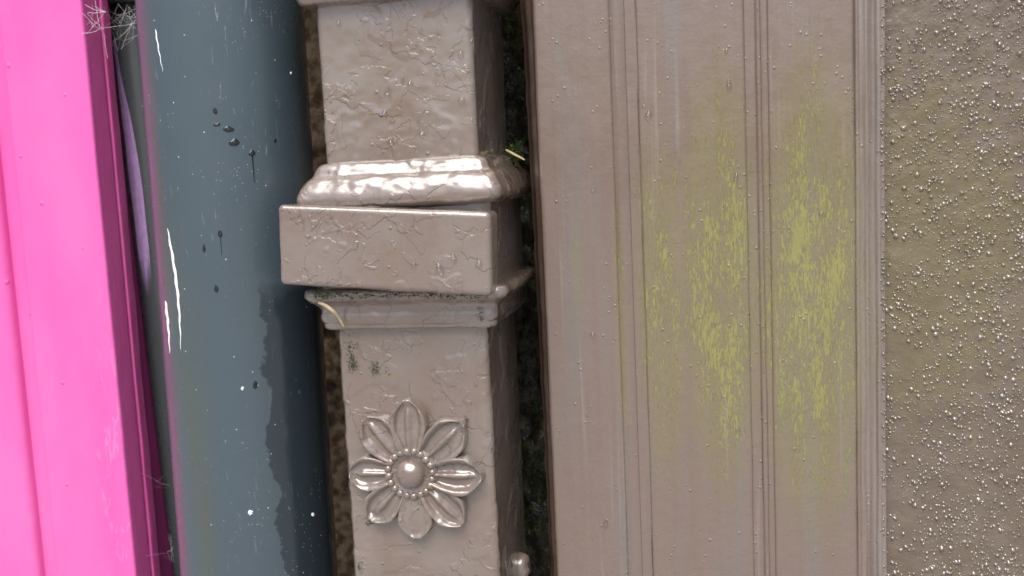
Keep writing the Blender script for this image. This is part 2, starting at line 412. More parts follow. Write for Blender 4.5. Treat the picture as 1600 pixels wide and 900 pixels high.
# bumps: a few low-poly dome shapes scattered over the face, too small to pick apart
def dome(r, sq, rng, nl=3, na=8):
    pts = [(0, -r * sq, 0)]
    for i in range(1, nl + 1):
        a = i / nl * math.pi / 2
        for k in range(na):
            q = 2 * math.pi * k / na; rr = r * math.sin(a) * rng[k]
            rr = r * (i / nl) * rng[k]; pts.append((rr * math.cos(q), -r * sq * (1 - (i / nl) ** 1.3) + (0.0003 if i == nl else 0), rr * math.sin(q)))
    fs = [(0, 1 + (k + 1) % na, 1 + k) for k in range(na)]
    for i in range(nl - 1):
        for k in range(na):
            a = 1 + i * na + k; b2 = 1 + i * na + (k + 1) % na
            fs.append((a, b2, b2 + na, a + na))
    return pts, fs
vv, ff = [], []
def add_bump(x, z, r, y=None):
    rng = [random.uniform(0.7, 1.3) for _ in range(8)]
    pts, fs = dome(r, random.uniform(0.55, 0.85), rng)
    y = YR - rdisp(Vector((x, YR, z))) if y is None else y
    b = len(vv)
    vv.extend(Vector((x + p[0], y + p[1], z + p[2])) for p in pts); ff.extend(tuple(i + b for i in q) for q in fs)
cnt = 0
while cnt < 15000:
    x = xj + (random.random() * 0.085 if random.random() < 0.62 else random.random() * 0.25); z = random.uniform(1.08, 1.52)
    d = 0.5 + 0.9 * fbm((x, 0, z), 60, 2) + 0.35 * sstep(xj + 0.005, xj + 0.04, x)
    if random.random() > d: continue
    big = random.random()
    r = random.uniform(0.0003, 0.0006) if big < 0.62 else random.uniform(0.0006, 0.0011) if big < 0.93 else random.uniform(0.0011, 0.0016)
    add_bump(x, z, r); cnt += 1
for k in range(2500):
    add_bump(xj + random.random() * 0.6, random.choice([random.uniform(0.3, 1.08), random.uniform(1.52, 2.5)]), random.uniform(0.0005, 0.0013))
tag(mesh('pebble_bumps', vv, ff, M['bumps'], rw), kind='stuff')
vv, ff = [], []
for k in range(190):
    z = random.uniform(1.1, 1.5); x = xj + random.gauss(-0.0012, 0.0007)
    add_bump(x, z, random.uniform(0.0003, 0.0010), YP + 0.0008)
for px, dy in ((963, 0.0004), (1010, 0.0006), (1167, 0.0007), (1191.5, 0.0007), (1210, 0.0004), (1334, 0.0006), (1371, 0.0014)):
    for k in range(900):
        z = 1.10 + 0.40 * k / 900
        if fbm((px, 0, z), 30, 3) + 0.25 * fbm((px, 7, z), 200, 2) < 0.10: continue
        add_bump(X(px) + random.gauss(0, 0.00018), z, random.uniform(0.00022, 0.00045), YP + dy)
tag(mesh('paint_beads', vv, ff, M['bumps'], pil), kind='stuff')

# ------------------------------------------------------------------ pink boards at the left
YK = 0.040
pk = thing('pink_door_frame', 'bright pink painted timber frame with groove and shaded magenta edge', 'door frame', (P(60, 450, YK).x, 0.2, 0))
k1 = P(169, 450, YK).x; g0, g1 = P(12, 450, YK).x, P(40, 450, YK).x
moulding('front_board', [(g1, YK + 0.012)] + rnd(g1 + 0.003, YK + 0.003, 0.003, 182, 270, 8) + line(g1 + 0.004, YK, k1 - 0.0022, YK, 28) + rnd(k1 - 0.0016, YK + 0.0016, 0.0016, 270, 360, 7) + line(k1, YK + 0.003, k1, YK + 0.0165, 12) + [(k1 - 0.001, YK + 0.0175)], M['pink'], pk, amp=0.00025, ybk=0.0575)
gm = (g0 + g1) / 2
moulding('groove_strip', [(g0 - 0.001, YK + 0.010)] + [(g0 - 0.001 + (g1 - g0 + 0.002) * t, YK + 0.0062 + 0.0006 * math.sin(t * 3.1)) for t in [i / 12 for i in range(13)]] + [(g1 + 0.001, YK + 0.010)], M['pink'], pk, amp=0.0002, ybk=0.0575)
moulding('outer_board', [(-0.62, YK + 0.012)] + [(-0.62, YK + 0.001)] + line(-0.60, YK + 0.0004, g0 - 0.005, YK + 0.0004, 60) + rnd(g0 - 0.0042, YK + 0.0046, 0.0042, 270, 358, 9) + [(g0, YK + 0.012)], M['pink'], pk, amp=0.00025, ybk=0.0575)
k2 = k1 + 0.0008
moulding('edge_bead', [(k1 - 0.02, 0.0578)] + line(k1 - 0.012, 0.0579, k1 - 0.0006, 0.0579, 5) + rnd(k1 - 0.0004, 0.0592, 0.0010, 270, 360, 8) + line(k2 - 0.0004, 0.0610, k2 - 0.0012, 0.0672, 8) + [(k2 - 0.003, 0.0690), (k2 - 0.014, 0.0695)], M['pink'], pk, amp=0.0005, ybk=0.119)

# ------------------------------------------------------------------ grey plastic pipes
def tube(name, A, B, r0, mat, parent, step=0.004, n=96, closed=True, wob=0.0, r1=None):
    ax = (B - A); L = ax.length; ax = ax.normalized()
    u = Vector((1, 0, 0)); u = (u - ax * u.dot(ax)).normalized(); v = ax.cross(u)
    nz = max(2, int(L / step)); vv = []
    for j in range(nz + 1):
        t = j / nz; c = A + ax * L * t; r = r0 + ((r1 or r0) - r0) * t
        for i in range(n):
            a = 2 * math.pi * i / n
            rr = r + wob * fbm((math.cos(a), math.sin(a), t * L * 4), 1.2, 2)
            vv.append(c + (u * math.cos(a) + v * math.sin(a)) * rr)
    f = grid_faces(n, nz + 1, True)
    if closed: f += [tuple(range(n)), tuple(range(nz * n, nz * n + n))]
    return mesh(name, vv, f, mat, parent)
YG = 0.034
gl, gr = P(263, 450, YG), P(494, 450, YG)
LEAN = math.tan(R(0.55))
GR = (gr.x - gl.x) / 2 * 0.98; GX = (gl.x + gr.x) / 2
gp = thing('grey_downpipe', 'wide smooth dark grey plastic downpipe with white specks', 'pipe', (GX - 1.3 * LEAN, YG, 0))
tube('pipe_body', Vector((GX - 1.28 * LEAN, YG, 0.02)), Vector((GX + 1.3 * LEAN, YG, 2.6)), GR, M['pipe'], gp, 0.02, 128, wob=0.0003)
tube('foot_collar', Vector((GX - 1.3 * LEAN, YG, 0)), Vector((GX - 1.24 * LEAN, YG, 0.06)), GR + 0.004, M['pipe'], gp, 0.02, 96)
for z in (0.5, 2.1):
    bxv = [(GX + (z - 1.3) * LEAN + sx * 0.012, y, z + sz * 0.012) for y in (YG + GR - 0.002, 0.13) for sx, sz in ((-1, -1), (1, -1), (1, 1), (-1, 1))]
    mesh('wall_bracket', bxv, [(0, 1, 2, 3), (4, 5, 6, 7), (0, 1, 5, 4), (1, 2, 6, 5), (2, 3, 7, 6), (3, 0, 4, 7)], M['pipe'], gp, smooth=False)
def on_grey(px, py, lift=0.0):
    """point where the photo ray meets the grey pipe"""
    v = (D_ + RT * ((px - 800) / F) + UP * ((450 - py) / F))
    z_ = 1.3
    for _ in range(4):
        gx = GX + (z_ - 1.3) * LEAN
        a = v.x ** 2 + v.y ** 2; ox, oy = CAM.x - gx, CAM.y - YG; b = ox * v.x + oy * v.y; c = ox * ox + oy * oy - (GR + lift) ** 2
        t = (-b - math.sqrt(max(b * b - a * c, 0))) / a
        p = CAM + v * t; z_ = p.z
    return p, Vector((p.x - gx, p.y - YG, 0)).normalized()
# glints of light painted white, and paint flecks, as thin strips bent to the pipe
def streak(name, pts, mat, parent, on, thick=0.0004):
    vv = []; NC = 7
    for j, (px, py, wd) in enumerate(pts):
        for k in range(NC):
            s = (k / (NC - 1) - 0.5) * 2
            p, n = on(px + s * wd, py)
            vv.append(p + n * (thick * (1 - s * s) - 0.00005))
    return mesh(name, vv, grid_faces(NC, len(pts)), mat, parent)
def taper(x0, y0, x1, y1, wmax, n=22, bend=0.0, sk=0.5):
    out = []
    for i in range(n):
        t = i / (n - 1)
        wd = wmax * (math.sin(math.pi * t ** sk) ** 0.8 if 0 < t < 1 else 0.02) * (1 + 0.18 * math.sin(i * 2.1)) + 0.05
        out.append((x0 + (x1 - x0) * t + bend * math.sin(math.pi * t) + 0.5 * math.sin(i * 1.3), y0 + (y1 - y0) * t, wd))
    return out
streak('painted_glint', taper(262, 357, 283, 546, 3.0, 30, 4.5, 0.7), M['white'], gp, on_grey)  # reflected glints on the pipe, put in as white strips
streak('painted_glint', taper(258.5, 470, 265.5, 552, 2.4, 18, 1.0), M['white'], gp, on_grey)
streak('painted_glint', taper(243, 46, 255, 112, 1.3, 18, -0.5), M['white'], gp, on_grey)
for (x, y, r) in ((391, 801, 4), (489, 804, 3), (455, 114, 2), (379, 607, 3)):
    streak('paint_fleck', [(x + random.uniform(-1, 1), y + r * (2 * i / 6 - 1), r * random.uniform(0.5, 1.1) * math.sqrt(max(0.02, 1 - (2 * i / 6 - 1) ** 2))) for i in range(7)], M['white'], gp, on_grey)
# narrow pipe standing behind it, leaning
YN = 0.098; NR = 0.0165
tl, bl = P(172, 35, YN), P(274, 880, YN)
off = Vector((NR * 1.02, 0, 0))
A, B = bl + off, tl + off; A.y = B.y = YN
ax = (B - A).normalized()
npipe = thing('narrow_grey_pipe', 'narrow dusty grey pipe leaning behind the wide grey downpipe', 'pipe', A + ax * (-A.z / ax.z))
tube('pipe_body', A + ax * (-A.z / ax.z), B, NR, M['pipe2'], npipe, 0.02, 64)
tube('spigot', B - ax * 0.02, B + ax * 0.03, NR * 0.82, M['rubber'], npipe, 0.01, 48)
sk0 = P(160, 14, YN); S0 = Vector((B.x + ax.x * 0.01, YN, sk0.z))
SR = S0.x - sk0.x
prof = [(0.0, SR * 0.86), (0.0012, SR * 0.95), (0.003, SR), (0.006, SR * 1.0), (0.0075, SR * 0.97), (0.02, SR * 0.97), (0.10, SR * 0.97), (0.12, SR * 0.85), (2.4 - S0.z, SR * 0.85)]
n = 64; vv = []
for (h, r) in prof:
    for i in range(n):
        a = 2 * math.pi * i / n; vv.append(S0 + ax * h + Vector((math.cos(a) * r, math.sin(a) * r, 0)))
mesh('socket', vv, grid_faces(n, len(prof), True) + [tuple(range(n)), tuple(range((len(prof) - 1) * n, len(prof) * n))], M['pipe2'], npipe)
def on_narrow(px, py):
    # the ray against the leaning tube, solved by marching the tube's axis
    v = (D_ + RT * ((px - 800) / F) + UP * ((450 - py) / F)).normalized()
    t0 = (YN - NR - CAM.y) / v.y - 0.004; best = None
    for i in range(400):
        p = CAM + v * (t0 + i * 0.0001)
        d = (p - A) - ax * (p - A).dot(ax)
        if d.length <= NR: return p, d.normalized()
        if best is None or d.length < best[0]: best = (d.length, p, d.normalized())
    d = best[2]; q = A + ax * (best[1] - A).dot(ax) + d * NR
    return q, d
# lilac streak laid down the narrow pipe, frayed at the lower end
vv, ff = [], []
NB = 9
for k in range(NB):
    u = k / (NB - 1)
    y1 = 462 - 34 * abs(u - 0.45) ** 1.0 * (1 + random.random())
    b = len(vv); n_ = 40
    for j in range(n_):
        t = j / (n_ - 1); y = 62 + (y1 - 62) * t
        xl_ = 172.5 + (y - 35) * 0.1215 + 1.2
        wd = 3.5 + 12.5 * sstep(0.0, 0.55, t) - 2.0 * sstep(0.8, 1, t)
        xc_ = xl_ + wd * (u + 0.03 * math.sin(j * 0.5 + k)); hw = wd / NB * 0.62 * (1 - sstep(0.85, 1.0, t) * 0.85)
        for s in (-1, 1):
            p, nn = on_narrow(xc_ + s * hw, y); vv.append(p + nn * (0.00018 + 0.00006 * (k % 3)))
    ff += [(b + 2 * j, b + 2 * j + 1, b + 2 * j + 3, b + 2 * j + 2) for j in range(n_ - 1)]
tag(mesh('lilac_streak', vv, ff, M['lilac'], npipe), 'lilac streak with a frayed end')

# ------------------------------------------------------------------ cast iron downpipe
PL, PR_ = P(521, 450, 0).x, P(757, 450, 0).x          # front face edges
PD = 0.074
ip = thing('iron_downpipe', 'square brown painted cast iron downpipe with collar and raised flower', 'pipe', ((PL + PR_) / 2, PD / 2, 0))
def lumps(v):
    d = 0.00024 * fbm(v, 38, 2) + 0.00017 * fbm(v, 120, 3)
    if v.x > PR_ - 0.001: d *= 0.45
    d += 0.0004 * (sstep(0.10, 0.16, fbm(v + Vector((5, 3, 1)), 30, 4)) - 0.4)
    return d
def iron_loft(name, levels, r, step=0.0011, roll=0.0, dense=True, lump=lumps, parent=ip, pivot=None):
    """levels: (z, outward offset); section is the pipe's rounded square grown by the offset"""
    vv = []; nf = int((PR_ - PL) / step); ns = int(PD / 0.0016)
    for (z, o) in levels:
        for (x, y) in rrect(PL - o, PR_ + o, -o, PD + o, r + max(0, o * 0.12), nf, ns): vv.append(Vector((x, y, z)))
    n = len(vv) // len(levels)
    f = grid_faces(n, len(levels), True)
    vv = displace(vv, f, lump)
    if roll:
        c = pivot; cs, sn = math.cos(roll), math.sin(roll)
        vv = [Vector((c.x + (v.x - c.x) * cs - (v.z - c.z) * sn, v.y, c.z + (v.x - c.x) * sn + (v.z - c.z) * cs)) for v in vv]
    f += [tuple(range(n)), tuple(range((len(levels) - 1) * n, len(levels) * n))]
    return mesh(name, vv, f, M['iron'], parent)
def Z(py, Y=0.0, px=640): return P(px, py, Y).z
zt, zb = Z(252), Z(504)
iron_loft('upper_shaft', [(z, 0) for z in zs_dense(zt - 0.01, 2.6, 0.0011, hi=Z(-20))], 0.0032)
iron_loft('lower_shaft', [(z, 0) for z in zs_dense(0.0, zb + 0.01, 0.0011, lo=Z(925))], 0.0036)
def resample(pts, step):
    out = [pts[0]]
    for a, b in zip(pts, pts[1:]):
        L = math.hypot(b[0] - a[0], b[1] - a[1]); k = max(1, int(L / step))
        out += [(a[0] + (b[0] - a[0]) * i / k, a[1] + (b[1] - a[1]) * i / k) for i in range(1, k + 1)]
    # relax so the corners are rounded by paint
    for _ in range(2):
        out = [out[0]] + [((a[0] + 2 * b[0] + c[0]) / 4, (a[1] + 2 * b[1] + c[1]) / 4) for a, b, c in zip(out, out[1:], out[2:])] + [out[-1]]
    return out
def cap_lump(v): return 0.00040 * fbm(v, 45, 2) + 0.00030 * fbm((v.x * 0.5, v.y, v.z), 190, 3) + 0.00035 * (sstep(0.0, 0.08, fbm(v, 42, 4)) - 0.5)
mm = 0.001
def lev(pairs, Yo=0.0):   # (photo row on the pipe's front, offset mm) -> (z, offset)
    return [(Z(py, -o * mm), o * mm) for (py, o) in pairs]
piv = Vector(((PL + PR_) / 2, 0, Z(285)))
iron_loft('cap_moulding', resample(lev([(247, -3), (247, 0.5), (249, 3.0), (254, 4.2), (260, 5.4), (270, 6.4), (273, 8.2), (284, 10.6), (297, 12.3), (306, 13.0), (315, 12.4), (322, 9.5), (325, 4)]), 0.0009), 0.004, lump=cap_lump, roll=R(0.3), pivot=piv)
iron_loft('collar', resample([(Z(512), -0.002), (Z(512), 0.0055), (Z(300), 0.0055), (Z(300), -0.002)], 0.0014), 0.004)
iron_loft('lower_moulding', resample(lev([(448, 2), (449, 10.0), (452, 12.4), (464, 13.2), (470, 11.4), (475, 8.5), (481, 6.6), (489, 6.4), (492, 7.3), (500, 7.0), (507, 5.4), (510, 3.4), (511, -2)]), 0.0009), 0.004)
iron_loft('top_moulding', resample([(Z(-1), -0.002), (Z(-1), 0.004), (Z(-3), 0.0065), (Z(-14), 0.0075), (Z(-30), 0.012), (Z(-60), 0.013), (Z(-66), 0.006), (Z(-66), -0.002)], 0.0011), 0.004)
# lug plate, set crooked across the collar
YB = -0.0235; TB = 0.019
q = [P(432, 319, YB), P(766, 331, YB), P(768, 464, YB), P(436, 446, YB)]
NXB, NZB, NYB = 130, 52, 12
def edge_samples(n, h, r):
    a = [-h + r * (1 - math.cos(math.pi / 2 * i / 5)) for i in range(5)]
    return a + [-h + r + (2 * h - 2 * r) * i / (n - 1) for i in range(n)] + [-x for x in reversed(a)]
def rounded_block(name, W, H, T, r, nx, nz, ny, place, mat, parent, lump):
    hx, hz, hy = W / 2, H / 2, T / 2
    sx, sz, sy = edge_samples(nx, hx, r), edge_samples(nz, hz, r), edge_samples(ny, hy, r)
    idx, vv, ff = {}, [], []
    def vid(i, j, k):
        key = (i, j, k)
        if key not in idx:
            p = Vector((sx[i], sy[j], sz[k]))
            inn = Vector((max(-hx + r, min(hx - r, p.x)), max(-hy + r, min(hy - r, p.y)), max(-hz + r, min(hz - r, p.z))))
            d = p - inn
            if d.length > 1e-9: p = inn + d.normalized() * r
            idx[key] = len(vv); vv.append(p)
        return idx[key]
    X_, Y_, Z_ = len(sx) - 1, len(sy) - 1, len(sz) - 1
    for i in range(X_):
        for k in range(Z_):
            for j in (0, Y_):
                c = [vid(i, j, k), vid(i + 1, j, k), vid(i + 1, j, k + 1), vid(i, j, k + 1)]
                ff.append(tuple(c if j == 0 else c[::-1]))
    for i in range(X_):
        for j in range(Y_):
            for k in (0, Z_):
                c = [vid(i, j, k), vid(i, j + 1, k), vid(i + 1, j + 1, k), vid(i + 1, j, k)]
                ff.append(tuple(c if k == 0 else c[::-1]))
    for j in range(Y_):
        for k in range(Z_):
            for i in (0, X_):
                c = [vid(i, j, k), vid(i, j, k + 1), vid(i, j + 1, k + 1), vid(i, j + 1, k)]
                ff.append(tuple(c if i == 0 else c[::-1]))
    vv = displace([place(v) for v in vv], ff, lump)
    return mesh(name, vv, ff, mat, parent)
def place_lug(v):
    u, s = v.x / 0.1 + 0.5, 0.5 - v.z / 0.04
    t = q[0] * (1 - u) * (1 - s) + q[1] * u * (1 - s) + q[2] * u * s + q[3] * (1 - u) * s
    return Vector((t.x, YB + TB / 2 + v.y, t.z))
rounded_block('lug_plate', 0.1, 0.04, TB, 0.0028, NXB, NZB, NYB, place_lug, M['iron'], ip, lumps)
# small bolt end low on the right side
bc = P(828, 892, 0.045)
vv = []; nb = 28
for (h, r) in ((-0.012, 0.0045), (-0.001, 0.0062), (0.001, 0.0072), (0.004, 0.0070), (0.0056, 0.0056), (0.0064, 0.0035)):
    for i in range(nb):
        a = 2 * math.pi * i / nb
        vv.append(Vector((PR_ - 0.0005 + h, 0.052 + r * math.cos(a), bc.z + r * math.sin(a))))
f = grid_faces(nb, 6, True) + [tuple(range(nb)), tuple(range(5 * nb, 6 * nb))]
mesh('bolt_head', displace(vv, f, lambda v: 0.0011 * fbm(v, 150, 3)), f, M['iron'], ip)

# rosette: petals, disc, beads and boss cast on the shaft
FC = P(645, 737, 0)
ros = mesh('rosette', *(lambda: (
    [Vector((FC.x + r * math.cos(2 * math.pi * i / 64), h, FC.z + r * math.sin(2 * math.pi * i / 64))) for (h, r) in
     ((0.001, 0.0150), (-0.0022, 0.0148), (-0.0036, 0.0139), (-0.0042, 0.0124), (-0.0040, 0.0104), (-0.0034, 0.0094), (-0.0030, 0.0060), (-0.0030, 0.001)) for i in range(64)],
    grid_faces(64, 8, True) + [tuple(range(64)), tuple(range(7 * 64, 8 * 64))]))(), M['iron'], ip)
def petal(tip, W, hgt, worn=0.0):
    T = P(*tip, 0); d = Vector((T.x - FC.x, 0, T.z - FC.z)); L = d.length; d.normalize(); s_ = Vector((d.z, 0, -d.x))
    r0 = 0.010; NS, ts = 46, []
    for k in range(37):
        t = -1 + 2 * k / 36; ts.append(math.copysign(abs(t) ** 0.75, t))
    vv = []
    for j in range(NS):
        s = j / (NS - 1); s2 = 1 - (1 - s) ** 1.5
        wd = W * (0.50 + 0.50 * math.sin(min(1, s2 / 0.55) * math.pi / 2)) if s2 < 0.55 else W * max(0.0, math.cos(((s2 - 0.55) / 0.45) ** 1.25 * math.pi / 2)) ** 1.25
        wd = max(wd, 0.0002)
        for t in ts:
            a = abs(t); endf = sstep(0.985, 0.93, s2)
            rim = sstep(1.0, 0.86, a) * endf
            bowl = 1 - 0.55 * (1 - worn) * (sstep(0.78, 0.45, a)) * sstep(0.97, 0.80, s2)
            rib = 0.48 * (1 - worn) * math.exp(-(t / 0.13) ** 2) * sstep(0.93, 0.6, s2)
            h = hgt * rim * (bowl + rib) * (0.80 + 0.25 * math.sin(s2 * math.pi * 0.9)) - 0.0012 * (1 - rim)
            p = FC + d * (r0 + (L - r0) * s2) + s_ * (wd * 1.07 * t * (1 + 0.06 * fbm((s2 * 0.03, tip[0], t), 40, 2)))
            p.y = -h * 1.12
            vv.append(p)
    f = grid_faces(len(ts), NS)
    vv = displace(vv, f, lambda v: 0.00045 * fbm(v, 170, 3))
    return mesh('petal', vv, f, M['iron'], ros)
for tip, W, hg, wn in (((640, 616), 0.0098, 0.0056, 0.35), ((729, 654), 0.0105, 0.0054, 0.0), ((761, 741), 0.0105, 0.0058, 0.0), ((730, 818), 0.0100, 0.0050, 0.2),
                       ((656, 842), 0.0098, 0.0046, 0.55), ((579, 810), 0.0098, 0.0052, 0.05), ((546, 736), 0.0098, 0.0052, 0.1), ((571, 646), 0.0102, 0.0055, 0.25)):
    petal(tip, W, hg, wn)
def ball(name, c, r, sq, mat, parent, nl=10, na=20, amp=0.0, fr=200):
    vv = []
    for i in range(nl + 1):
        a = i / nl * math.pi * 0.62 + 0.02
        for k in range(na):
            b = 2 * math.pi * k / na
            vv.append(Vector((c.x + r * math.sin(a) * math.cos(b), c.y - r * sq * math.cos(a), c.z + r * math.sin(a) * math.sin(b))))
    f = grid_faces(na, nl + 1, True) + [tuple(range(na)), tuple(range(nl * na, nl * na + na))]
    if amp: vv = displace(vv, f, lambda v: amp * fbm(v, fr, 2))
    return mesh(name, vv, f, mat, parent)
for k in range(20):
    a = 2 * math.pi * k / 20 + 0.1
    rr = 0.0119 + random.uniform(-0.0002, 0.0002)
    ball('bead', Vector((FC.x + rr * math.cos(a), -0.0036, FC.z + rr * math.sin(a))), 0.0021 * random.uniform(0.88, 1.1), 1.0, M['iron'], ros, 7, 12, 0.0002, 300)
ball('boss', Vector((FC.x - 0.0003, -0.0032, FC.z)), 0.0077, 0.78, M['iron'], ros, 16, 36, 0.00045, 170)

# ------------------------------------------------------------------ water droplets
def drop(P0, N, w_, h_, t_, label, group, tail=0.0, mat='water', nl=7, na=14):
    up = Vector((0, 0, 1)); up = (up - N * up.dot(N)).normalized(); sd = up.cross(N)
    vv = []; sk_ = random.uniform(-0.35, 0.35); tq = random.uniform(0.2, 0.7)
    for i in range(nl + 1):
        a = min(i, nl - 1) / (nl - 1) * R(58); ra = math.sin(a) / math.sin(R(58))
        for k in range(na):
            b = 2 * math.pi * k / na; x = ra * math.cos(b); y = ra * math.sin(b)
            tp = 1 - tq * max(0, y)                       # narrower towards the top
            z = (math.cos(a) - math.cos(R(58))) / (1 - math.cos(R(58)))
            vv.append(P0 + sd * (w_ * (x * tp + sk_ * y)) + up * (h_ * y * (1.3 if y > 0 else 0.9)) + N * (t_ * z * (1 - 0.35 * y) - (0.0 if i < nl else 0.0016)))
    f = grid_faces(na, nl + 1, True) + [tuple(range(na)), tuple(range(nl * na, nl * na + na))]
    if tail:
        b = len(vv)
        for j in range(8):
            t = j / 7
            for k in range(5):
                a = math.pi * k / 4; wv = w_ * 0.2 * (1 - 0.5 * t)
                vv.append(P0 - up * (h_ * 0.6 + tail * t) + sd * (wv * math.cos(a)) + N * (wv * 0.7 * math.sin(a) + 0.0001))
        f += [tuple(b + i for i in q_) for q_ in grid_faces(5, 8)]
    o = mesh('water_droplet', vv, f, M[mat])
    return tag(o, label, 'droplet', group)
px2m = 0.00031
for (x, y, w_, h_, tl_) in ((336, 174, 3.5, 5.5, 0), (339, 195, 6, 3, 0), (357, 202, 9, 5, 0), (366, 223, 9, 6, 0), (394, 240, 6, 4.5, 44), (430, 220, 3, 4, 0), (319, 389, 3, 7, 0), (344, 366, 4, 6, 30), (338, 452, 4, 6, 0), (399, 602, 4, 7, 0)):
    p, nn = on_grey(x, y)
    lb = {44: 'round dark droplet with the longest thin run below it on grey downpipe', 30: 'droplet with a short run below it on the wide grey downpipe'}.get(tl_, 'dark water droplet without a run on the wide grey plastic downpipe')
    drop(p, nn, w_ * px2m, h_ * px2m, min(w_, h_) * px2m * 0.4, lb, 'droplets on the grey downpipe', tl_ * px2m, 'wetdust')
FN = Vector((0, -1, 0))
for (x, y, w_, h_) in ((601, 179, 5.5, 7), (641, 131, 5, 6), (629, 127, 3, 8), (720, 86, 5, 7), (721, 157, 6, 4.5), (605, 148, 5, 3), (684, 133, 3, 3), (705, 92, 3.5, 3.5), (659, 210, 6, 4), (529, 37, 4, 6), (611, 223, 5, 5), (667, 176, 7, 3.5)):
    drop(P(x, y, -0.0002), FN, w_ * px2m, h_ * px2m, min(w_, h_) * px2m * 0.85, 'water droplet on the iron downpipe above its collar', 'droplets above the collar')
for (x, y, w_, h_) in ((687, 422, 6.5, 10), (709, 404, 5, 7.5), (748, 413, 5.5, 6.5), (646, 414, 4.5, 5), (469, 425, 3.5, 3.5), (484, 339, 3, 3), (556, 383, 3.5, 5)):
    drop(P(x, y, YB - 0.0002), FN, w_ * px2m, h_ * px2m, min(w_, h_) * px2m * 0.85, 'largest, elongated water droplet on the crooked lug plate' if h_ == 10 else 'smaller water droplet on the crooked lug plate of the iron downpipe', 'droplets on the lug plate')
for (x, y, w_, h_) in ((1013, 180, 6, 8), (1006, 166, 3, 3), (1150, 279, 4.5, 8), (1139, 134, 4, 10), (1135, 80, 3, 4), (927, 298, 4, 4), (946, 820, 4.5, 9), (930, 37, 3, 3), (1152, 672, 4, 5), (1283, 333, 4, 4), (926, 523, 5, 5)):
    drop(P(x, y, YP - 0.0001), FN, w_ * px2m, h_ * px2m, min(w_, h_) * px2m * 0.85, 'water droplet on the brown timber pilaster boards', 'droplets on the pilaster')

# ------------------------------------------------------------------ moss, straws, cobwebs
def tuft(spots, name, mat, label, leaf=0.0014, parent=None, kind='stuff'):
    vv, ff = [], []
    for (c, sx, sy, sz, n) in spots:
        for _ in range(n):
            p = c + Vector((random.gauss(0, sx), -abs(random.gauss(0, sy)), random.gauss(0, sz)))
            d = Vector((random.uniform(-1, 1), random.uniform(-1.2, 0.1), random.uniform(-0.5, 1))).normalized(); s = d.cross(Vector((random.random(), random.random(), random.random()))).normalized()
            L = leaf * random.uniform(0.5, 1.3); b = len(vv)
            vv += [p, p + d * L * 0.5 + s * L * 0.22, p + d * L, p + d * L * 0.5 - s * L * 0.22]; ff.append((b, b + 1, b + 2, b + 3))
    o = mesh(name, vv, ff, mat, parent, smooth=False)
    return tag(o, label, 'moss' if not parent else None, None, kind)
tuft([(P(804, 238, 0.06), 0.0026, 0.002, 0.0026, 700), (P(843, 425, 0.06), 0.0012, 0.001, 0.002, 120), (P(842, 345, 0.07), 0.001, 0.001, 0.003, 60)] + [(P(x_, y_, YW - 0.003), 0.003, 0.003, 0.006, 170) for x_, y_ in ((806, 30), (812, 95), (810, 170), (836, 330), (834, 545), (840, 640), (838, 735), (846, 830))], 'moss', M['moss'],
     'bright green moss tufts in the gap between iron downpipe and timber pilaster')
sp = []
for k in range(230):
    px = random.uniform(790, 870); py = random.uniform(-40, 940)
    sp.append((P(px, py, YW - 0.001), 0.003, 0.002, 0.004, random.choice((8, 16, 30))))
tuft(sp, 'dark_moss', M['darkmoss'], 'dark damp moss on the stone in the gap beside the pilaster', 0.0018)
sp = [(P(505, 462, -0.0128), 0.0030, 0.0006, 0.0012, 120), (P(560, 465, -0.0122), 0.0050, 0.0006, 0.0010, 70), (P(548, 552, 0.0006), 0.0014, 0.0005, 0.0035, 160), (P(553, 568, 0.0006), 0.0012, 0.0007, 0.0022, 200), (P(587, 575, 0.0006), 0.0013, 0.0008, 0.0020, 130), (P(562, 545, 0.0006), 0.0006, 0.0004, 0.0018, 40), (P(606, 580, 0.0006), 0.0007, 0.0004, 0.0007, 20),
      (P(563, 886, 0.0006), 0.0007, 0.0005, 0.0015, 50), (P(729, 660, 0.0006), 0.0005, 0.0005, 0.0012, 30), (P(578, 815, 0.0006), 0.0014, 0.0005, 0.0012, 50), (P(655, 792, -0.003), 0.0005, 0.0003, 0.002, 24),
      (P(770, 452, -0.004), 0.0014, 0.001, 0.0022, 90), (P(752, 494, -0.006), 0.0012, 0.0008, 0.0022, 40), (P(684, 590, 0.0006), 0.0003, 0.0003, 0.0006, 12)]
tuft(sp, 'moss_specks', M['moss'], 'green moss specks growing on the paint', 0.0013, ip)
vv, ff = [], []
for k in range(420):                      # wet grit lying on the lower moulding's ledge under the plate
    px = random.uniform(492, 760); c = P(px, 459 + (px - 492) * 0.015 + random.gauss(0, 3), -0.0132); r = random.uniform(0.0002, 0.0007)
    b = len(vv); vv += [c + Vector((random.uniform(-r, r), random.uniform(-r, r), random.uniform(-r, r))) for _ in range(4)]
    ff += [(b, b + 1, b + 2), (b, b + 2, b + 3), (b, b + 3, b + 1), (b + 1, b + 3, b + 2)]
tag(mesh('grit', vv, ff, M['darkmoss'], ip, smooth=False), kind='stuff')
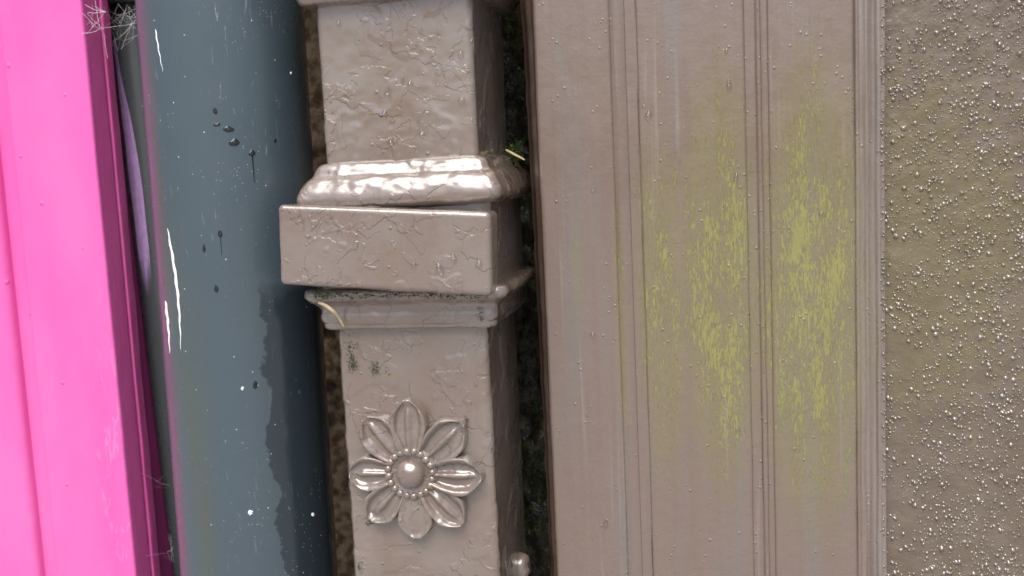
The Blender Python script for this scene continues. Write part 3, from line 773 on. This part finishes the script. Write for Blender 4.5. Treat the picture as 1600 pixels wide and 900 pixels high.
def blade(pts, wd, label, group=None):
    vv = []; n = 26
    def cr(t):
        k = t * (len(pts) - 1); i = min(int(k), len(pts) - 2); u = k - i
        p0, p1, p2, p3 = pts[max(i - 1, 0)], pts[i], pts[i + 1], pts[min(i + 2, len(pts) - 1)]
        return 0.5 * ((2 * p1) + (p2 - p0) * u + (2 * p0 - 5 * p1 + 4 * p2 - p3) * u * u + (3 * p1 - p0 - 3 * p2 + p3) * u ** 3)
    for j in range(n):
        t = j / (n - 1); p = cr(t); d = (cr(min(1, t + 0.02)) - cr(max(0, t - 0.02))).normalized()
        s = d.cross(Vector((0, -1, 0))).normalized(); nn = s.cross(d); w_ = wd * (0.35 + 0.65 * math.sin(math.pi * (0.15 + 0.8 * t)))
        for k in range(6):
            a = 2 * math.pi * k / 6; vv.append(p + s * (w_ * math.cos(a)) + nn * (w_ * 0.45 * math.sin(a)))
    f = grid_faces(6, n, True) + [tuple(range(6)), tuple(range((n - 1) * 6, n * 6))]
    return tag(mesh('straw', vv, f, M['straw']), label, 'straw', group)
blade([P(497, 473, -0.0128), P(508, 477, -0.0150), P(521, 487, -0.0145), P(530, 498, -0.0108), P(537, 511, -0.0085)], 0.0010, 'pale dry grass blade hanging from the ledge under the crooked lug plate')
blade([P(790, 234, 0.045), P(803, 241, 0.044), P(820, 250, 0.043)], 0.0007, 'short dry straw lying beside green moss on the collar top')

def web(name, strands, label, rad=0.000065, fuzz=0):
    vv, ff = [], []
    def seg(pts, r):
        b = len(vv)
        for i, p in enumerate(pts):
            d = (pts[min(i + 1, len(pts) - 1)] - pts[max(i - 1, 0)]).normalized(); s = d.cross(Vector((0.3, -1, 0.2))).normalized(); nn = s.cross(d)
            for k in range(3):
                a = 2 * math.pi * k / 3; vv.append(p + (s * math.cos(a) + nn * math.sin(a)) * r)
        ff.extend(tuple(b + i for i in q_) for q_ in grid_faces(3, len(pts), True))
    for (x0, y0, Y0, x1, y1, Y1, sag, r) in strands:
        pts = []
        for i in range(10):
            t = i / 9; Yt = Y0 + (Y1 - Y0) * t
            pts.append(P(x0 + (x1 - x0) * t + 0.8 * fbm((t * 3, x0, y0), 1.7, 2), y0 + (y1 - y0) * t + sag * math.sin(math.pi * t) + 1.6 * fbm((t * 3, y1, x1), 1.3, 2), Yt))
        seg(pts, r * rad)
    return tag(mesh(name, vv, ff, M['web']), label, 'cobweb')
st = []
hub = [(140, 22), (150, 43), (160, 48), (172, 68), (155, 30), (176, 50), (190, 40), (200, 14), (205, 33), (193, 60), (185, 75), (132, 52), (128, 20), (215, 30), (135, 8), (148, 10), (165, 15), (180, 25), (222, 50), (210, 62), (168, 88), (140, 40), (180, 5), (221, 8)]
for i in range(64):
    a, b = random.sample(hub, 2)
    if math.hypot(a[0] - b[0], a[1] - b[1]) > 60: continue
    y0 = 0.055 + 0.03 * random.random()
    st.append((a[0] + random.uniform(-5, 5), a[1] + random.uniform(-5, 5), 0.076 if a[0] > 168 else 0.042, b[0] + random.uniform(-5, 5), b[1] + random.uniform(-5, 5), 0.076 if b[0] > 168 else 0.042, random.uniform(0, 3), random.uniform(0.6, 1.7)))
st += [(128, 20, 0.039, 156, 46, 0.045, 1, 1.8), (156, 46, 0.045, 178, 72, 0.078, 0, 2.4), (128, 53, 0.039, 156, 46, 0.045, 1, 1.6), (148, 0, 0.045, 156, 46, 0.045, 0, 1.4), (199, 8, 0.078, 180, 62, 0.08, 0, 1.4), (210, 8, 0.078, 211, 34, 0.082, 0, 1.2)]
web('cobweb', st, 'tangled white cobweb strung from the pink frame to the narrow pipe top')
web('cobweb', [(192, 720, 0.039, 246, 752, 0.07, 2, 1.5), (246, 752, 0.07, 272, 760, 0.085, 1, 1.9), (246, 752, 0.07, 258, 742, 0.082, 0, 0.9), (272, 760, 0.085, 276, 790, 0.085, 0, 2.0), (205, 735, 0.05, 232, 760, 0.07, 2, 0.7), (214, 755, 0.055, 272, 762, 0.085, 3, 0.6)],
    'single sagging cobweb thread between pink frame and pipe with short side threads')
st = [(228, 868, 0.045, 262, 864, 0.08, 1, 1.3), (262, 864, 0.08, 276, 884, 0.085, 0, 1.8), (276, 846, 0.085, 262, 862, 0.08, 3, 2.0), (256, 870, 0.075, 272, 876, 0.085, 0, 1.2), (270, 820, 0.085, 276, 848, 0.085, 0, 1.8), (262, 862, 0.08, 268, 880, 0.085, 2, 1.5), (236, 860, 0.06, 240, 885, 0.07, 0, 0.8)]
for k in range(16): st.append((random.uniform(262, 274), random.uniform(770, 860), 0.084, random.uniform(266, 280), random.uniform(790, 895), 0.084, 0, random.uniform(0.7, 1.6)))
web('cobweb', st, 'small knotted cobweb with a loop at the foot of the narrow pipe gap')
